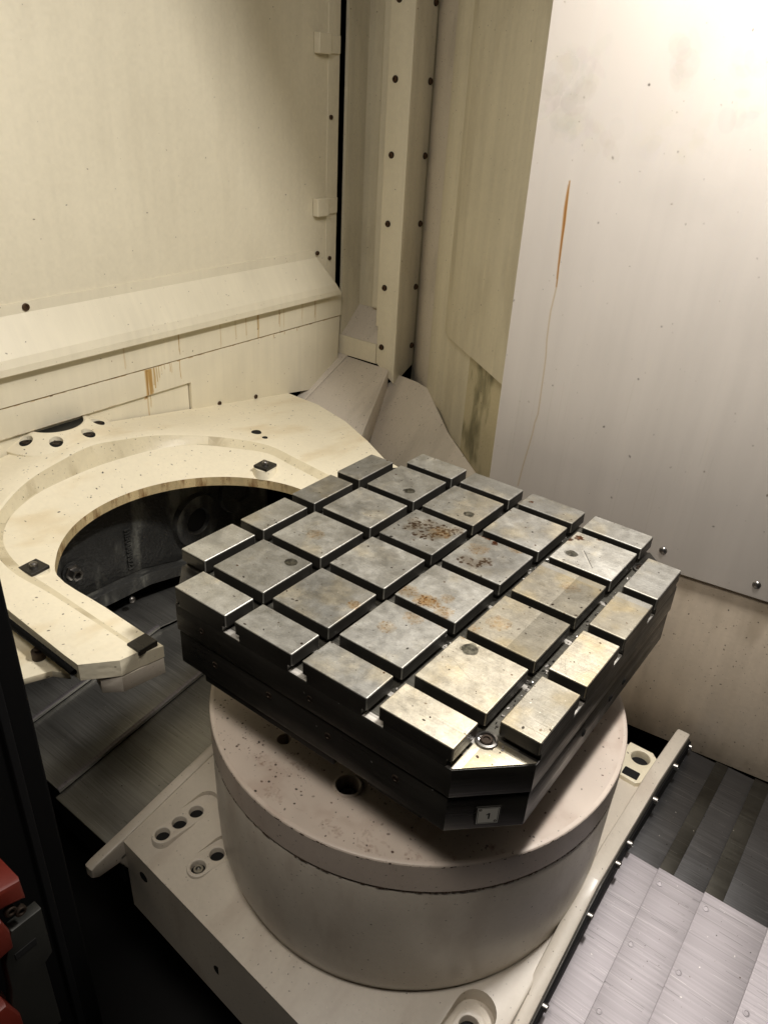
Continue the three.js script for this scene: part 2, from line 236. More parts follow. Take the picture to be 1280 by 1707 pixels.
// the table disc: 600 mm square, specks, splashes and rubbed patches
{
  const N = 1024, k = N / 600, P = (v) => (v + 300) * k, A = fbm(601, N, N, 6, 6, 5), B = fbm(611, N, N, 16, 16, 4);
  const [c, ctx] = canvasFrom(N, N, (i) => { const m = 1 + (A[i] - 0.5) * 0.16, q = 0.3 * smooth(0.5, 0.75, B[i]); return [208 * m * (1 - q) + 168 * q, 194 * m * (1 - q) + 144 * q, 180 * m * (1 - q) + 128 * q]; });
  const r = rng(63), rub = (x, z, s, col, al, n) => { for (let i = 0; i < n; i++) { ctx.globalAlpha = al * r(); ctx.fillStyle = col; ctx.beginPath(); ctx.ellipse(P(x + (r() - 0.5) * 2 * s), P(z + (r() - 0.5) * s), (1 + 5 * r() * r()) * k, (0.5 + 1.6 * r()) * k, r() * 3, 0, 6.29); ctx.fill(); } };
  for (const [x, z, s] of [[-20, 270, 14], [62, 262, 14], [160, 235, 16], [196, 210, 18], [120, 262, 18], [110, 250, 22], [220, 170, 12], [-60, 240, 16], [-30, 215, 18]]) rub(x, z, s, '#7a5a4a', 0.2, 40);
  for (let i = 0; i < 60; i++) { ctx.globalAlpha = 0.2 * r(); ctx.strokeStyle = r() < 0.5 ? '#5a4436' : '#efe2d4'; ctx.lineWidth = 0.6 + r(); const a = r() * 6.28, d = 200 + 75 * r(), l = 5 + 26 * r(); ctx.beginPath(); ctx.moveTo(P(d * Math.cos(a)), P(d * Math.sin(a))); ctx.lineTo(P(d * Math.cos(a) + l * (r() - 0.5)), P(d * Math.sin(a) + l * (r() - 0.5))); ctx.stroke(); }
  specks(ctx, N, N, 621, 2300, 0.5, 2.6, ['#2a1d17', '#41291f', '#1b1411'], 0.3, 0.9, 1.5);
  const left = rng(77); for (let i = 0; i < 420; i++) { ctx.globalAlpha = 0.4 + 0.5 * left(); ctx.fillStyle = '#33221a'; ctx.beginPath(); ctx.arc(P(-190 + 200 * left()), P(120 + 130 * left()), 0.5 + 2.1 * Math.pow(left(), 4), 0, 6.29); ctx.fill(); }
  M.discTop = new THREE.MeshPhysicalMaterial({ map: tex(c), roughness: 0.46, clearcoat: 0.12, clearcoatRoughness: 0.35 });
}
// the right wall panel: u along the wall 0..1.2 m from its left edge, v up 0..1.3 m from its lower edge
{
  const W = 1024, H = 1024, A = fbm(401, W, H, 4, 4, 4), B = fbm(411, W, H, 6, 6, 4), C = fbm(421, W, H, 60, 6, 3);
  const X = (x) => (x + 133) / 1200 * W, Yc = (y) => H - (y + 139) / 1300 * H;
  const [c, ctx] = canvasFrom(W, H, (i, x, y) => { const m = 1 + (A[i] - 0.5) * 0.06 + (C[i] - 0.5) * 0.05 * smooth(0.3, 0.8, y / H), d = 0.03 * smooth(0.58, 0.78, B[i]); return [207 * m * (1 - d), 200 * m * (1 - d), 191 * m * (1 - d)]; });
  const r = rng(9);
  const smear = (x, y, w, h, al, n = 26) => { for (let i = 0; i < n; i++) { ctx.globalAlpha = 0.6 * al * r(); ctx.fillStyle = '#8d8478'; ctx.beginPath(); ctx.ellipse(X(x + (r() - 0.5) * w), Yc(y + (r() - 0.5) * h), 4 + 12 * r(), 3 + 9 * r(), r() * 3, 0, 6.29); ctx.fill(); } };
  smear(-97, 504, 60, 60, 0.12); smear(-89, 554, 60, 50, 0.08); smear(-60, 470, 80, 40, 0.08); smear(48, 565, 20, 60, 0.12, 16); smear(129, 536, 40, 70, 0.1, 18); smear(90, 640, 40, 60, 0.1, 18); smear(60, 480, 90, 50, 0.04);
  { const ax = [[-74, 410, 0.5], [-73.5, 398, 3], [-72.8, 380, 5], [-71.8, 362, 5.6], [-71, 342, 4], [-70.4, 322, 3], [-69.8, 302, 2], [-69, 280, 0.8]];
    for (let n = 0; n < 9; n++) { const k = 1 - n * 0.1, dx = (r() - 0.5) * 1.6; ctx.globalAlpha = 0.2; ctx.fillStyle = ['#b98a4a', '#a8702c', '#8a5420', '#c79c5c', '#7a4516', '#9c6426', '#b07a34', '#5f3610', '#a8702c'][n]; ctx.beginPath(); ax.forEach(([x, y, w], q) => { const X1 = X(x - w / 2 * k + dx + (r() - 0.5) * 0.8); q ? ctx.lineTo(X1, Yc(y)) : ctx.moveTo(X1, Yc(y)); }); ax.slice().reverse().forEach(([x, y, w]) => ctx.lineTo(X(x + w / 2 * k + dx + (r() - 0.5) * 0.8), Yc(y))); ctx.fill(); } }
  ctx.globalAlpha = 0.75; ctx.strokeStyle = '#8e5b20'; ctx.lineWidth = 1.5; ctx.beginPath(); ctx.moveTo(X(-73), Yc(415)); ctx.lineTo(X(-69.5), Yc(300)); ctx.lineTo(X(-68), Yc(268)); ctx.stroke();
  ctx.globalAlpha = 0.5; ctx.strokeStyle = '#a98a5a'; ctx.lineWidth = 1.4; ctx.beginPath(); ctx.moveTo(X(-68), Yc(268)); for (const [x, y] of [[-71, 230], [-70, 190], [-67, 160], [-66, 120], [-65, 66], [-68, 50], [-69, 30], [-72, 5], [-77, -35], [-80, -70]]) ctx.lineTo(X(x), Yc(y)); ctx.stroke();
  for (let i = 0; i < 46; i++) { ctx.globalAlpha = 0.1 * r(); ctx.strokeStyle = '#8f8672'; ctx.lineWidth = 1; const x = -120 + 330 * r(), y = 180 * r() - 20; ctx.beginPath(); ctx.moveTo(X(x), Yc(y)); ctx.lineTo(X(x - 3 * r()), Yc(y - 40 - 80 * r())); ctx.stroke(); }
  specks(ctx, W, H, 431, 620, 0.35, 1.25, ['#3a3026', '#5a4b3a', '#2a241e'], 0.25, 0.8);
  const N2 = 512, G = fbm(441, N2, N2, 70, 70, 2), bu = canvasFrom(N2, N2, (i) => { const v = 255 * G[i]; return [v, v, v]; })[0];
  const R = canvasFrom(512, 512, (i, x, y) => { const v = 255 * clamp(0.36 + (A[y * 2 * W + x * 2] - 0.5) * 0.25); return [v, v, v]; })[0];
  M.panel = new THREE.MeshPhysicalMaterial({ map: tex(c), roughnessMap: tex(R, false), roughness: 1, bumpMap: tex(bu, false, 5, 5), bumpScale: 0.00006, clearcoat: 0.2, clearcoatRoughness: 0.35 });
}
// the strips under the partition: u by z from -820 to 320, v by y from -180 to 180
{
  const W = 2048, H = 640, A = fbm(501, W, H, 12, 4, 4), C = fbm(511, W, H, 120, 3, 3), X = (z) => (320 - z) / 1140 * W, Yc = (y) => (180 - y) / 360 * H, r = rng(31);
  const [c, ctx] = canvasFrom(W, H, (i) => { const m = 1 + (A[i] - 0.5) * 0.09 + (C[i] - 0.5) * 0.04; return [creamRGB[0] * m, creamRGB[1] * m, creamRGB[2] * m]; });
  const drip = (z, y, len, w, al, col = '#a9803c') => { for (let i = 0; i < 3; i++) { ctx.globalAlpha = al * (0.4 + 0.5 * r()); ctx.strokeStyle = i ? col : '#86602a'; ctx.lineWidth = w * (0.5 + r()); const l = len * (0.6 + 0.4 * r()), zz = z + (r() - 0.5) * w * 0.6; ctx.beginPath(); ctx.moveTo(X(zz), Yc(y)); ctx.lineTo(X(zz + (r() - 0.5) * 3), Yc(y - l * 0.5)); ctx.lineTo(X(zz + (r() - 0.5) * 4), Yc(y - l)); ctx.stroke(); } };
  for (const [z, l, w, a] of [[-198, 70, 6, 0.7], [-203, 66, 7, 0.7], [-208, 60, 6, 0.6], [-213, 56, 5, 0.6], [-219, 54, 5, 0.65], [-225, 40, 3, 0.5], [-231, 30, 3, 0.4], [-237, 20, 2, 0.3], [-260, 22, 2.4, 0.5], [-263, 30, 2, 0.3], [-284, 50, 2.4, 0.6], [-245, 12, 2, 0.4], [-560, 10, 2, 0.5], [-596, 8, 2, 0.5], [-640, 9, 2, 0.5]]) drip(z, -6, l, w, a);
  drip(-203, -62, 60, 4, 0.5); drip(-210, -62, 40, 3, 0.4);
  for (const [z, w, a] of [[-152, 4, 0.25], [-284, 2.2, 0.75], [-397, 2.2, 0.35], [-440, 2.2, 0.35], [-472, 2.4, 0.5], [-509, 7, 0.5], [-577, 3, 0.5], [-592, 2, 0.5], [-655, 2, 0.35], [-701, 3.5, 0.5]]) drip(z, 56, 60, w, a);
  for (const [yy, al] of [[-3.6, 0.55], [56.4, 0.4]]) for (let n = 0; n < 3; n++) { ctx.globalAlpha = al * 0.6; ctx.strokeStyle = ['#9a7438', '#6e4c20', '#b08a4a'][n]; ctx.lineWidth = 2 + 1.6 * r(); ctx.beginPath(); for (let z = 320; z > -800; z -= 12) { const q = [X(z), Yc(yy) + (r() - 0.4) * 3.4]; z === 320 ? ctx.moveTo(...q) : ctx.lineTo(...q); } ctx.stroke(); }
  for (const [yy, al, len] of [[-4, 0.55, 1100], [-60, 0.35, 420]]) for (let i = 0; i < 260; i++) { ctx.globalAlpha = al * r(); ctx.fillStyle = r() < 0.6 ? '#8a5a22' : '#4a331b'; const z = 300 - len * r(); ctx.fillRect(X(z), Yc(yy) - 3 + 5 * r(), 3 + 18 * r(), 1 + 3.2 * r() * r()); }
  specks(ctx, W, H, 531, 420, 0.5, 2.2, ['#33271c', '#6b5233'], 0.25, 0.8);
  M.strip = new THREE.MeshPhysicalMaterial({ map: tex(c), roughness: 0.45, clearcoat: 0.15, clearcoatRoughness: 0.3 });
}
const stripUV = (g) => mapUV(g, (x, y, z) => [(320 - z) / 1140, (y + 180) / 360]);
const topUV = (g) => mapUV(g, (x, y, z) => [(x + 256) / 512, (256 - z) / 512]);

// ------------------------------------------------------------ setting: the floor of the machine
{
  const g = box(-1100, 1100, -960, -940, -1150, 1100, 0); const f = part(scene, 'floor', g, M.pit); f.userData = { kind: 'structure' };
}
// ------------------------------------------------------------ left partition wall (plane x = -850)
{
  const t = thing('partition_wall', 'tall cream sheet partition on the left with rust streaked strips along its foot', 'partition', [-850, -60, -100]);
  part(t, 'sheet', box(-868, -850, -70, 1160, -790, 900, 1), M.cream);
  part(t, 'edge_strip', box(-850, -846.5, 66, 1160, -795, -757, 1), M.cream);
  const lip = profileZ([[-849.5, 164], [-846, 164], [-846, 146], [-812, 84], [-808, 70], [-808, 58], [-849.5, 58]], -776, 420, 1.5);
  { const p = lip.attributes.position; for (let i = 0; i < p.count; i++) if (p.getZ(i) < -700) p.setZ(i, -775 + (p.getY(i) - 58) / 106 * 62 + (p.getZ(i) < -775 ? 0 : 1)); lip.computeVertexNormals(); }
  part(t, 'drip_ledge', stripUV(lip), M.strip);
  part(t, 'strip', stripUV(box(-849, -829, -2.5, 57, -800, 420, 1)), M.strip);
  const low = [[420, -60], [-310, -60], [-310, -121], [-604, -163], [-790, -190], [-800, -4], [420, -4]];
  part(t, 'strip', stripUV(profileX(low, -849, -832, 1)), M.strip);
  part(t, 'backing_strip', stripUV(box(-868, -840, -140, -62.5, -308, 420, 1)), M.strip);
  for (const [y0, y1] of [[567, 606], [240, 280]]) part(t, 'clip', [box(-849, -832, y0, y1, -752, -712, 2), box(-849, -840, y0 + 2, y1 - 2, -790, -752, 2)], M.cream);
  for (const [y, z, r] of [[446, -767, 5], [139, -770, 5], [156, -726, 5], [155, 19, 6.5]]) part(t, 'screw', socketHead(r, 3.5, [-846, y, z], [1, 0, 0]), M.rustBolt);
  for (const [z, y] of [[-385, -128], [-497, -142]]) part(t, 'screw', socketHead(5, 3, [-832, y, z], [1, 0, 0]), M.rustBolt);
}
// ------------------------------------------------------------ corner column
{
  const t = thing('corner_column', 'narrow cream folded steel column with screws in the far corner', 'column', [-740, -150, -830]);
  part(t, 'front_flange', profileZ([[-724, 1160], [-724, -10], [-718, -10], [-718, -104], [-661, -146], [-661, 1160]].reverse().reverse(), -816, -810, 1), M.cream);
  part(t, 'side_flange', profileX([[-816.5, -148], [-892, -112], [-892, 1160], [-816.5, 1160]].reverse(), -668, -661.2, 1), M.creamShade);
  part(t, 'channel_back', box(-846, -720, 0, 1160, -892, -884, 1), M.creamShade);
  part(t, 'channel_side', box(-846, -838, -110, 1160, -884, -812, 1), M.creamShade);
  part(t, 'fold', box(-788, -724, 12, 1160, -884, -868, 6), M.cream);
  part(t, 'sill', profileX([[-812, -58], [-884, 10], [-884, -100], [-812, -108]].reverse(), -838, -718.5, 1), M.chute);
  part(t, 'sill_lip', box(-845, -719, -106, -56, -812, -808, 1), M.cream);
  for (const y of [528, 380, 234, 87, -60, 672, 816]) { for (const [c, d] of [[[-703, y, -810], [0, 0, 1]], [[-661, y, -880], [1, 0, 0]]]) { const q = part(t, 'screw', socketHead(5.4, 5, c, d), M.rustBolt); part(q, 'washer', cyl(7.4, 7.2, 1.2, c, d, 20), M.darkBolt); } }
}
// ------------------------------------------------------------ side wall between column and panel (folded sheets)
{
  const t = thing('side_wall', 'shaded cream folded sheet wall between the corner column and the pale panel', 'wall', [-420, -200, -690]);
  const path = [[-672, -905], [-606, -846], [-548, -794], [-510, -764], [-470, -742], [-400, -684], [-300, -620], [-150, -500], [-60, -440]];
  const wall = (pts, y0, y1, off, th, bev = 0.6) => { const f = pts.map(([x, z]) => [x + off * 0.61, z + off * 0.79]), b = pts.map(([x, z]) => [x + (off - th) * 0.61, z + (off - th) * 0.79]); return prism([...f, ...b.reverse()], y0, y1, bev); };
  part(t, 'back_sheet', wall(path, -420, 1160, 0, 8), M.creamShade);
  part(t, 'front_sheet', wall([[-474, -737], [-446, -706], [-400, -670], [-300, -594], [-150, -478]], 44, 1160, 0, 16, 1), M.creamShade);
  part(t, 'fold_strip', wall([[-671, -905], [-606, -845], [-549, -795]], -150, 1160, 2, 3), M.chute);
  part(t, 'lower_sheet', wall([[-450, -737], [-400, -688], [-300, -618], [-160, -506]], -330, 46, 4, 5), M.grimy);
}
// ------------------------------------------------------------ chip chutes at the foot of the corner
{
  const t = thing('chip_chute', 'speckled grey white sloping chute plates below the corner column', 'chute', [-640, -200, -700]);
  part(t, 'upper_plate', slab([[-849, -109, -812], [-851, -230, -593], [-603, -231, -593], [-682, -112, -810]], 5, 1), M.chute);
  part(t, 'fold_rib', slab([[-849, -108, -812], [-849, -196, -652], [-822, -196, -652], [-812, -108, -812]].map(([x, y, z]) => [x, y + 3, z + 2]), 4, 1), M.chute);
  part(t, 'side_plate', slab([[-682, -113, -809], [-603, -231, -593], [-603, -300, -593], [-682, -190, -809]].reverse(), 5, 0.8), M.chute);
  part(t, 'lower_plate', slab([[-660, -128, -834], [-690, -157, -811], [-677, -258, -703], [-519, -292, -600], [-259, -195, -584], [-411, -163, -683], [-546, -118, -788], [-588, -124, -812]], 6, 0.5), M.chute);
}
// ------------------------------------------------------------ right wall: panel above, lower sheet behind its foot
const WT = V(0.99383161, 0, -0.11089966), WN = V(0.11089966, 0, 0.99383161), WC = -391.36;
const onWall = (x, y, d = 0) => { const z = (WC - WN.x * x) / WN.z; return [x + WN.x * d, y, z + WN.z * d]; };
{
  const t = thing('wall_panel', 'large pale white sheet panel on the right with one long rust streak', 'panel', onWall(100, -139));
  const g = slab([onWall(-133, -139), onWall(1000, -139), onWall(1000, 1160), onWall(-133, 1160)], 4, 1);
  part(t, 'sheet', mapUV(g, (x, y) => [(x + 133) / 1200, (y + 139) / 1300]), M.panel);
  part(t, 'return_flange', slab([onWall(-132, -139, -40), onWall(-132, -139, -4), onWall(-132, 1160, -4), onWall(-132, 1160, -40)], 3, 0.5), M.creamShade);
  part(t, 'shadow_plate', slab([[-137, 700, -374], [-137, 1160, -374], [-137, 1160, -90]], 4, 0.5), M.creamShade);  // added plate above the view, shaped to cast the diagonal shadow on the partition
  for (const [x, y] of [[173, -107], [315, -116], [457, -125]]) part(t, 'screw', dome(6.5, onWall(x, y), WN.toArray()), M.bolt);
  const u = thing('lower_wall', 'recessed speckled lower wall sheet behind the table on the right', 'wall', onWall(100, -480));
  part(u, 'sheet', slab([onWall(-260, -480, -8), onWall(1000, -480, -8), onWall(1000, -120, -8), onWall(-260, -120, -8)], 4, 1), M.wallLow);
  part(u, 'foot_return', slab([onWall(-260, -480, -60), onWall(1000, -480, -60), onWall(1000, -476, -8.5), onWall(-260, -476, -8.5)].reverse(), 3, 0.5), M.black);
}
// ------------------------------------------------------------ pallet changer fork
const FORK = [-600, -170, 0];
{
  const t = thing('pallet_fork', 'cream U shaped pallet changing fork at the foot of the partition, open towards the table', 'fork', FORK);
  const roof = (z) => -73.3 - 0.145 * Math.abs(z);
  // control points from the near tip round the arc to the far tip: A upper rim, B foot of the step, I inner edge, O outer edge
  const half = [[-560, -128, 270], [-632, -111, 256], [-689, -103, 202], [-727, -92, 132], [-738, -82, 60], [-740, -75, 0]], halfB = [[-560, -134, 252], [-622, -126, 240], [-680, -122, 195], [-717, -120, 126], [-729, -119, 60], [-732, -118, 0]];
  const flip = (h) => h.slice(0, -1).reverse().map(([x, y, z]) => [x, y, -z]);
  const A = [[-277, -141, 254], [-330, -141, 254], [-470, -139, 258], ...half, ...flip(half).slice(0, -1), [-575, -116, -284], [-500, -122, -286], [-400, -126, -280], [-330, -127, -276], [-235, -128, -272]];
  const Bq = [[-274, -145, 245], [-330, -145, 245], [-480, -143, 246], ...halfB, ...flip(halfB).slice(0, -1), [-565, -128, -270], [-500, -131, -268], [-400, -134, -262], [-330, -135, -262], [-235, -135, -262]];
  const I = [[-270, -148, 221], [-400, -148, 220]]; for (let k = 2; k <= 14; k++) { const th = (114.3 + 12.975 * (k - 2)) * Math.PI / 180; I.push([-421 + 237 * Math.cos(th), -148, 3 + 237 * Math.sin(th)]); } I.push([-380, -148, -238], [-320, -148, -238], [-235, -148, -238]);
  const O = [[-312, -140, 320], [-340, -140, 320], [-474, -140, 316], [-640, -128, 312], ...[300, 200, 130, 60, 0, -60, -140, -260].map((z) => [-835, roof(z) - 2, z]), [-835, -163, -608], [-722, -159, -594], [-600, -153, -550], [-480, -142, -480], [-393, -134, -422], [-250, -130, -380]];
  const cols = [], NC = 17 * 4, cr = (P) => new THREE.CatmullRomCurve3(P.map((q) => V(...q)), false, 'centripetal'), cA = cr(A), cB = cr(Bq), cI = cr(I);
  for (let i = 0; i <= NC; i++) {
    const t0 = i / NC, q = t0 * 17, k = Math.min(16, Math.floor(q)), f = q - k, o = O[k].map((v, c) => v + (O[k + 1][c] - v) * f), a = cA.getPoint(t0).toArray(), m = a.map((v, c) => (v + o[c]) / 2);
    if (i === 0) { m[0] = -280; m[1] = -140; m[2] = 281; }
    cols.push([cI.getPoint(t0).toArray(), cB.getPoint(t0).toArray(), a, m, o]);
  }
  const R = [], lowY = (p) => [p[0], Math.min(p[1] - 18, -166), p[2]];
  for (let k = 0; k < 5; k++) R.push(cols.map((c) => c[k]));
  const toward = (p, q, d) => { const l = Math.hypot(q[0] - p[0], q[1] - p[1], q[2] - p[2]), f = Math.min(0.4, d / l); return p.map((v, k) => v + (q[k] - v) * f); };
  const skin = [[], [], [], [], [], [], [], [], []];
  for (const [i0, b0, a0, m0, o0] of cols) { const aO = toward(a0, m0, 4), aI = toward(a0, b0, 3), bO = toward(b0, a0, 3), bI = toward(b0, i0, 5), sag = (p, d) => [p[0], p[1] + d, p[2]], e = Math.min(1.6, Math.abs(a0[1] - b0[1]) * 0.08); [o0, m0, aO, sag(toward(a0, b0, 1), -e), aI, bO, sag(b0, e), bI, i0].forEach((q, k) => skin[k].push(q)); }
  const end = (c) => { const pos = []; for (let k = 0; k < 4; k++) { const a = c[k], b = c[k + 1]; pos.push(...a, ...lowY(a), ...lowY(b), ...a, ...lowY(b), ...b); } const g = new THREE.BufferGeometry(); g.setAttribute('position', new THREE.Float32BufferAttribute(pos, 3)); g.computeVertexNormals(); return boxUV(g); };
  part(t, 'step', rings(skin.slice(3, 7), 0.6), M.forkStepShade);
  part(t, 'deck', [rings(skin.slice(0, 4), 0.6), rings(skin.slice(6), 0.6), end(cols[0]), end(cols[cols.length - 1]), rings([R[4].map(lowY), R[4]]), rings([R[0].map(lowY), R[1].map(lowY), R[2].map(lowY), R[3].map(lowY), R[4].map(lowY)])], M.creamFork);
  part(t, 'inner_edge', rings([R[0].map((p) => [p[0], p[1], p[2]]), R[0].map(lowY)]), M.rust);
  part(t, 'nose', [prism([[-270.5, 222], [-280.5, 281], [-300, 300], [-330, 290], [-330, 222]].reverse(), -194, -168, 1)], M.saddle);  // greige saddle paint puts the shade of the nose into its colour
  // support pads with their nozzles
  for (const [x, z, y] of [[-544, 239, -149], [-533, -231, -142]]) {
    const boss = part(t, 'pad_boss', cyl(24, 20, 16, [x, y - 6, z]), M.creamFork);
    const p = part(t, 'support_pad', (() => { const g = box(-16, 16, 0, 6, -16, 16, 1.5); g.rotateY(0.1); g.translate(x, y + 10, z); return g; })(), M.sideDark);
    part(p, 'nozzle', [cyl(6.5, 6, 5, [x, y + 16, z]), dome(5, [x, y + 21, z], [0, 1, 0])], M.bolt);
  }
  part(t, 'support_pad', box(-300, -274, -147, -138, 226, 256, 1.5), M.sideDark);
  // outer tube and lower guard plate of the near arm
  part(t, 'coolant_tube', new THREE.TubeGeometry(new THREE.CatmullRomCurve3([V(-700, -150, 318), V(-480, -152, 322), V(-316, -152, 325)]), 20, 4.5, 8), M.black);
  part(t, 'tube_clamp', [cyl(9, 9, 12, [-398, -172, 326]), cyl(5, 5, 16, [-398, -172, 326])], M.darkBolt);
  part(t, 'guard_plate', prism([[-720, 316], [-340, 318], [-362, 330], [-377, 366], [-720, 470]].reverse(), -182, -172, 1), M.creamFork);
  // pivot hub with three bolt holes
  const hub = part(t, 'pivot_hub', (() => {
    let b = new Brush(lathe([[104, -130], [104, -86], [97, -80], [60, -63.5], [56, -62], [52.5, -63], [52, -130], [104, -130]], [-852, 0, 0])); b.updateMatrixWorld(); const e2 = new Evaluator(); e2.attributes = ['position', 'normal', 'uv'];
    for (const a of [70, 30, -17, -58]) { const q = a * Math.PI / 180, c = new Brush(cyl(12, 12, 60, [-852 + 77 * Math.cos(q), -90, 77 * Math.sin(q)], [0, 1, 0], 28)); c.updateMatrixWorld(); b = e2.evaluate(b, c, SUBTRACTION); b.updateMatrixWorld(); }
    return b.geometry; })(), M.creamFork);
  part(hub, 'cap', cyl(52, 52, 3, [-852, -70, 0]), M.grey);
  for (const a of [70, 30, -17, -58]) {
    const q = a * Math.PI / 180, h = part(hub, 'bolt_hole', cyl(11.8, 11.8, 6, [-852 + 77 * Math.cos(q), -80.2, 77 * Math.sin(q)], [0, 1, 0], 28), M.hole);
    part(h, 'bolt_head', socketHead(7.5, 1.6, [-852 + 77 * Math.cos(q), -74.4, 77 * Math.sin(q)]), M.darkBolt);
  }
  part(t, 'plug', cyl(11, 10, 3, [-642, -121, -314]), M.hole); part(t, 'plug', cyl(6, 5.5, 2.6, [-609, -120, -306]), M.hole);
}
// ------------------------------------------------------------ dark casting below the fork
{
  const t = thing('black_casting', 'black casting seen under the arc of the cream fork', 'casting', [-730, -300, -50]);
  part(t, 'face', profileX([[330, -176], [330, -395], [107, -362], [0, -363], [-65, -366], [-150, -388], [-420, -392], [-420, -176]].reverse(), -760, -720, 3), M.cast);
  part(t, 'foot_flange', profileX([[330, -396], [330, -420], [107, -392], [-65, -396], [-150, -414], [-420, -420], [-420, -393], [-150, -389], [-65, -367], [0, -364], [107, -363]], -745, -700, 2), M.cast);
  const b = part(t, 'round_boss', lathe([[60, 0], [57, 12], [30, 13], [27, 4], [0, 4]], [-720, -308, -203], [1, 0, 0], 40), M.cast);
  part(b, 'bore', cyl(26, 26, 1, [-715.5, -308, -203], [1, 0, 0]), M.hole);
  part(t, 'round_boss', lathe([[60, 0], [57, 10], [30, 11], [27, 4], [0, 4]], [-720, -280, -330], [1, 0, 0], 40), M.cast);
  const n = part(t, 'pipe_nut', [lathe([[17, 0], [16, 8], [12, 9], [11.5, 22], [7, 22.5], [6, 10], [0, 10]], [-720, -296, 88], [1, 0, 0], 6)], M.bolt);
  part(n, 'washer', cyl(20, 20, 3, [-719, -296, 88], [1, 0, 0]), M.cast);
  part(t, 'screw', dome(7, [-700, -408, -18], [1, 0.3, 0]), M.bolt);
  const font = await new FontLoader().loadAsync('fonts/droid/droid_sans_bold.typeface.json');
  const g = new TextGeometry('HB000V021', { font, size: 13, depth: 3, curveSegments: 3, bevelEnabled: false });
  g.rotateZ(-Math.PI / 2); g.rotateY(Math.PI / 2); g.translate(-719, -258, -30); part(t, 'cast_lettering', boxUV(g), M.cast);
}
// ------------------------------------------------------------ telescopic slide covers, left of the table
function coverPanel(t, name, x0, x1, z0, y0, z1, y1, lift, mat, th = 2.5) {
  return part(t, name, slab([[x0, y0 + lift, z0], [x0, y1 + lift, z1], [x1, y1 + lift, z1], [x1, y0 + lift, z0]], th, 0.6), mat);
}
{
  const t = thing('slide_cover', 'dark brushed steel telescopic slide cover on the left between fork and table', 'slide cover', [-520, -500, 150]);
  const s = 0.16, yl = (z) => -455 - s * (z + 24);
  const xs = [[-471, -300], [-628, -471], [-790, -628]], front = [314, 306, 298];
  xs.forEach(([x0, x1], i) => {
    const lift = i * 7;
    coverPanel(t, 'panel', x0, x1, -24, yl(-24), front[i], yl(front[i]), lift, M.coverLeft, 6);
    part(t, 'panel_edge', slab([[x1 - 7, yl(-24) + lift + 1.2, -24], [x1 - 7, yl(front[i]) + lift + 1.2, front[i]], [x1 - 0.5, yl(front[i]) + lift + 0.9, front[i]], [x1 - 0.5, yl(-24) + lift + 0.9, -24]], 1.2, 0.3), M.coverLight);
    part(t, 'front_apron', box(x0 + 1, x1 - 1, yl(front[i]) - 60, yl(front[i]) + lift - 3, front[i] - 4, front[i] - 1, 0.5), M.black);
    coverPanel(t, 'far_panel', x0, x1, -330, -490, -24.5, yl(-24) - 1, lift - 1, M.coverLeft);
  });
}
// ------------------------------------------------------------ telescopic slide covers, right of the table
{
  const t = thing('slide_cover', 'bright ridged steel slide cover with riveted plates on the right of the table', 'slide cover', [450, -460, 0]);
  const yr = -415, zr = -108, sn = 0.27, sf = 0.13, xs = [300, 348, 410, 491, 575];
  for (let i = 0; i < 4; i++) {
    const x0 = xs[i], x1 = xs[i + 1] + (i < 3 ? 8 : 0), lift = i * 4.4;
    coverPanel(t, 'plate', x0, x1, zr, yr, 420, yr - sn * (420 - zr), lift, M.coverLight, 4.2);
    coverPanel(t, 'plate', x0, x1, -412, yr - sf * 304 - 5, zr - 0.5, yr - 5, lift, M.coverFarShade, 2.6);
    if (i) {
      for (const z of [-88, 2, 92, 182]) part(t, 'rivet', lathe([[4.2, -0.5], [4, 0.7], [2.6, 0.9], [2.3, 0.35], [0, 0.35]], [x0 + 9, yr - sn * (z - zr) + lift, z], [0, 1, sn], 18), M.coverLight);
      const w = i === 1 ? 20 : 24;
      part(t, 'lap_strip', slab([[x0, yr - sf * 302 - 3.6 + lift, -410], [x0, yr - 3.6 + lift, zr - 2], [x0 + w, yr - 3.6 + lift, zr - 2], [x0 + w, yr - sf * 302 - 3.6 + lift, -410]], 1.2, 0.3), M.lap);
    }
  }
}
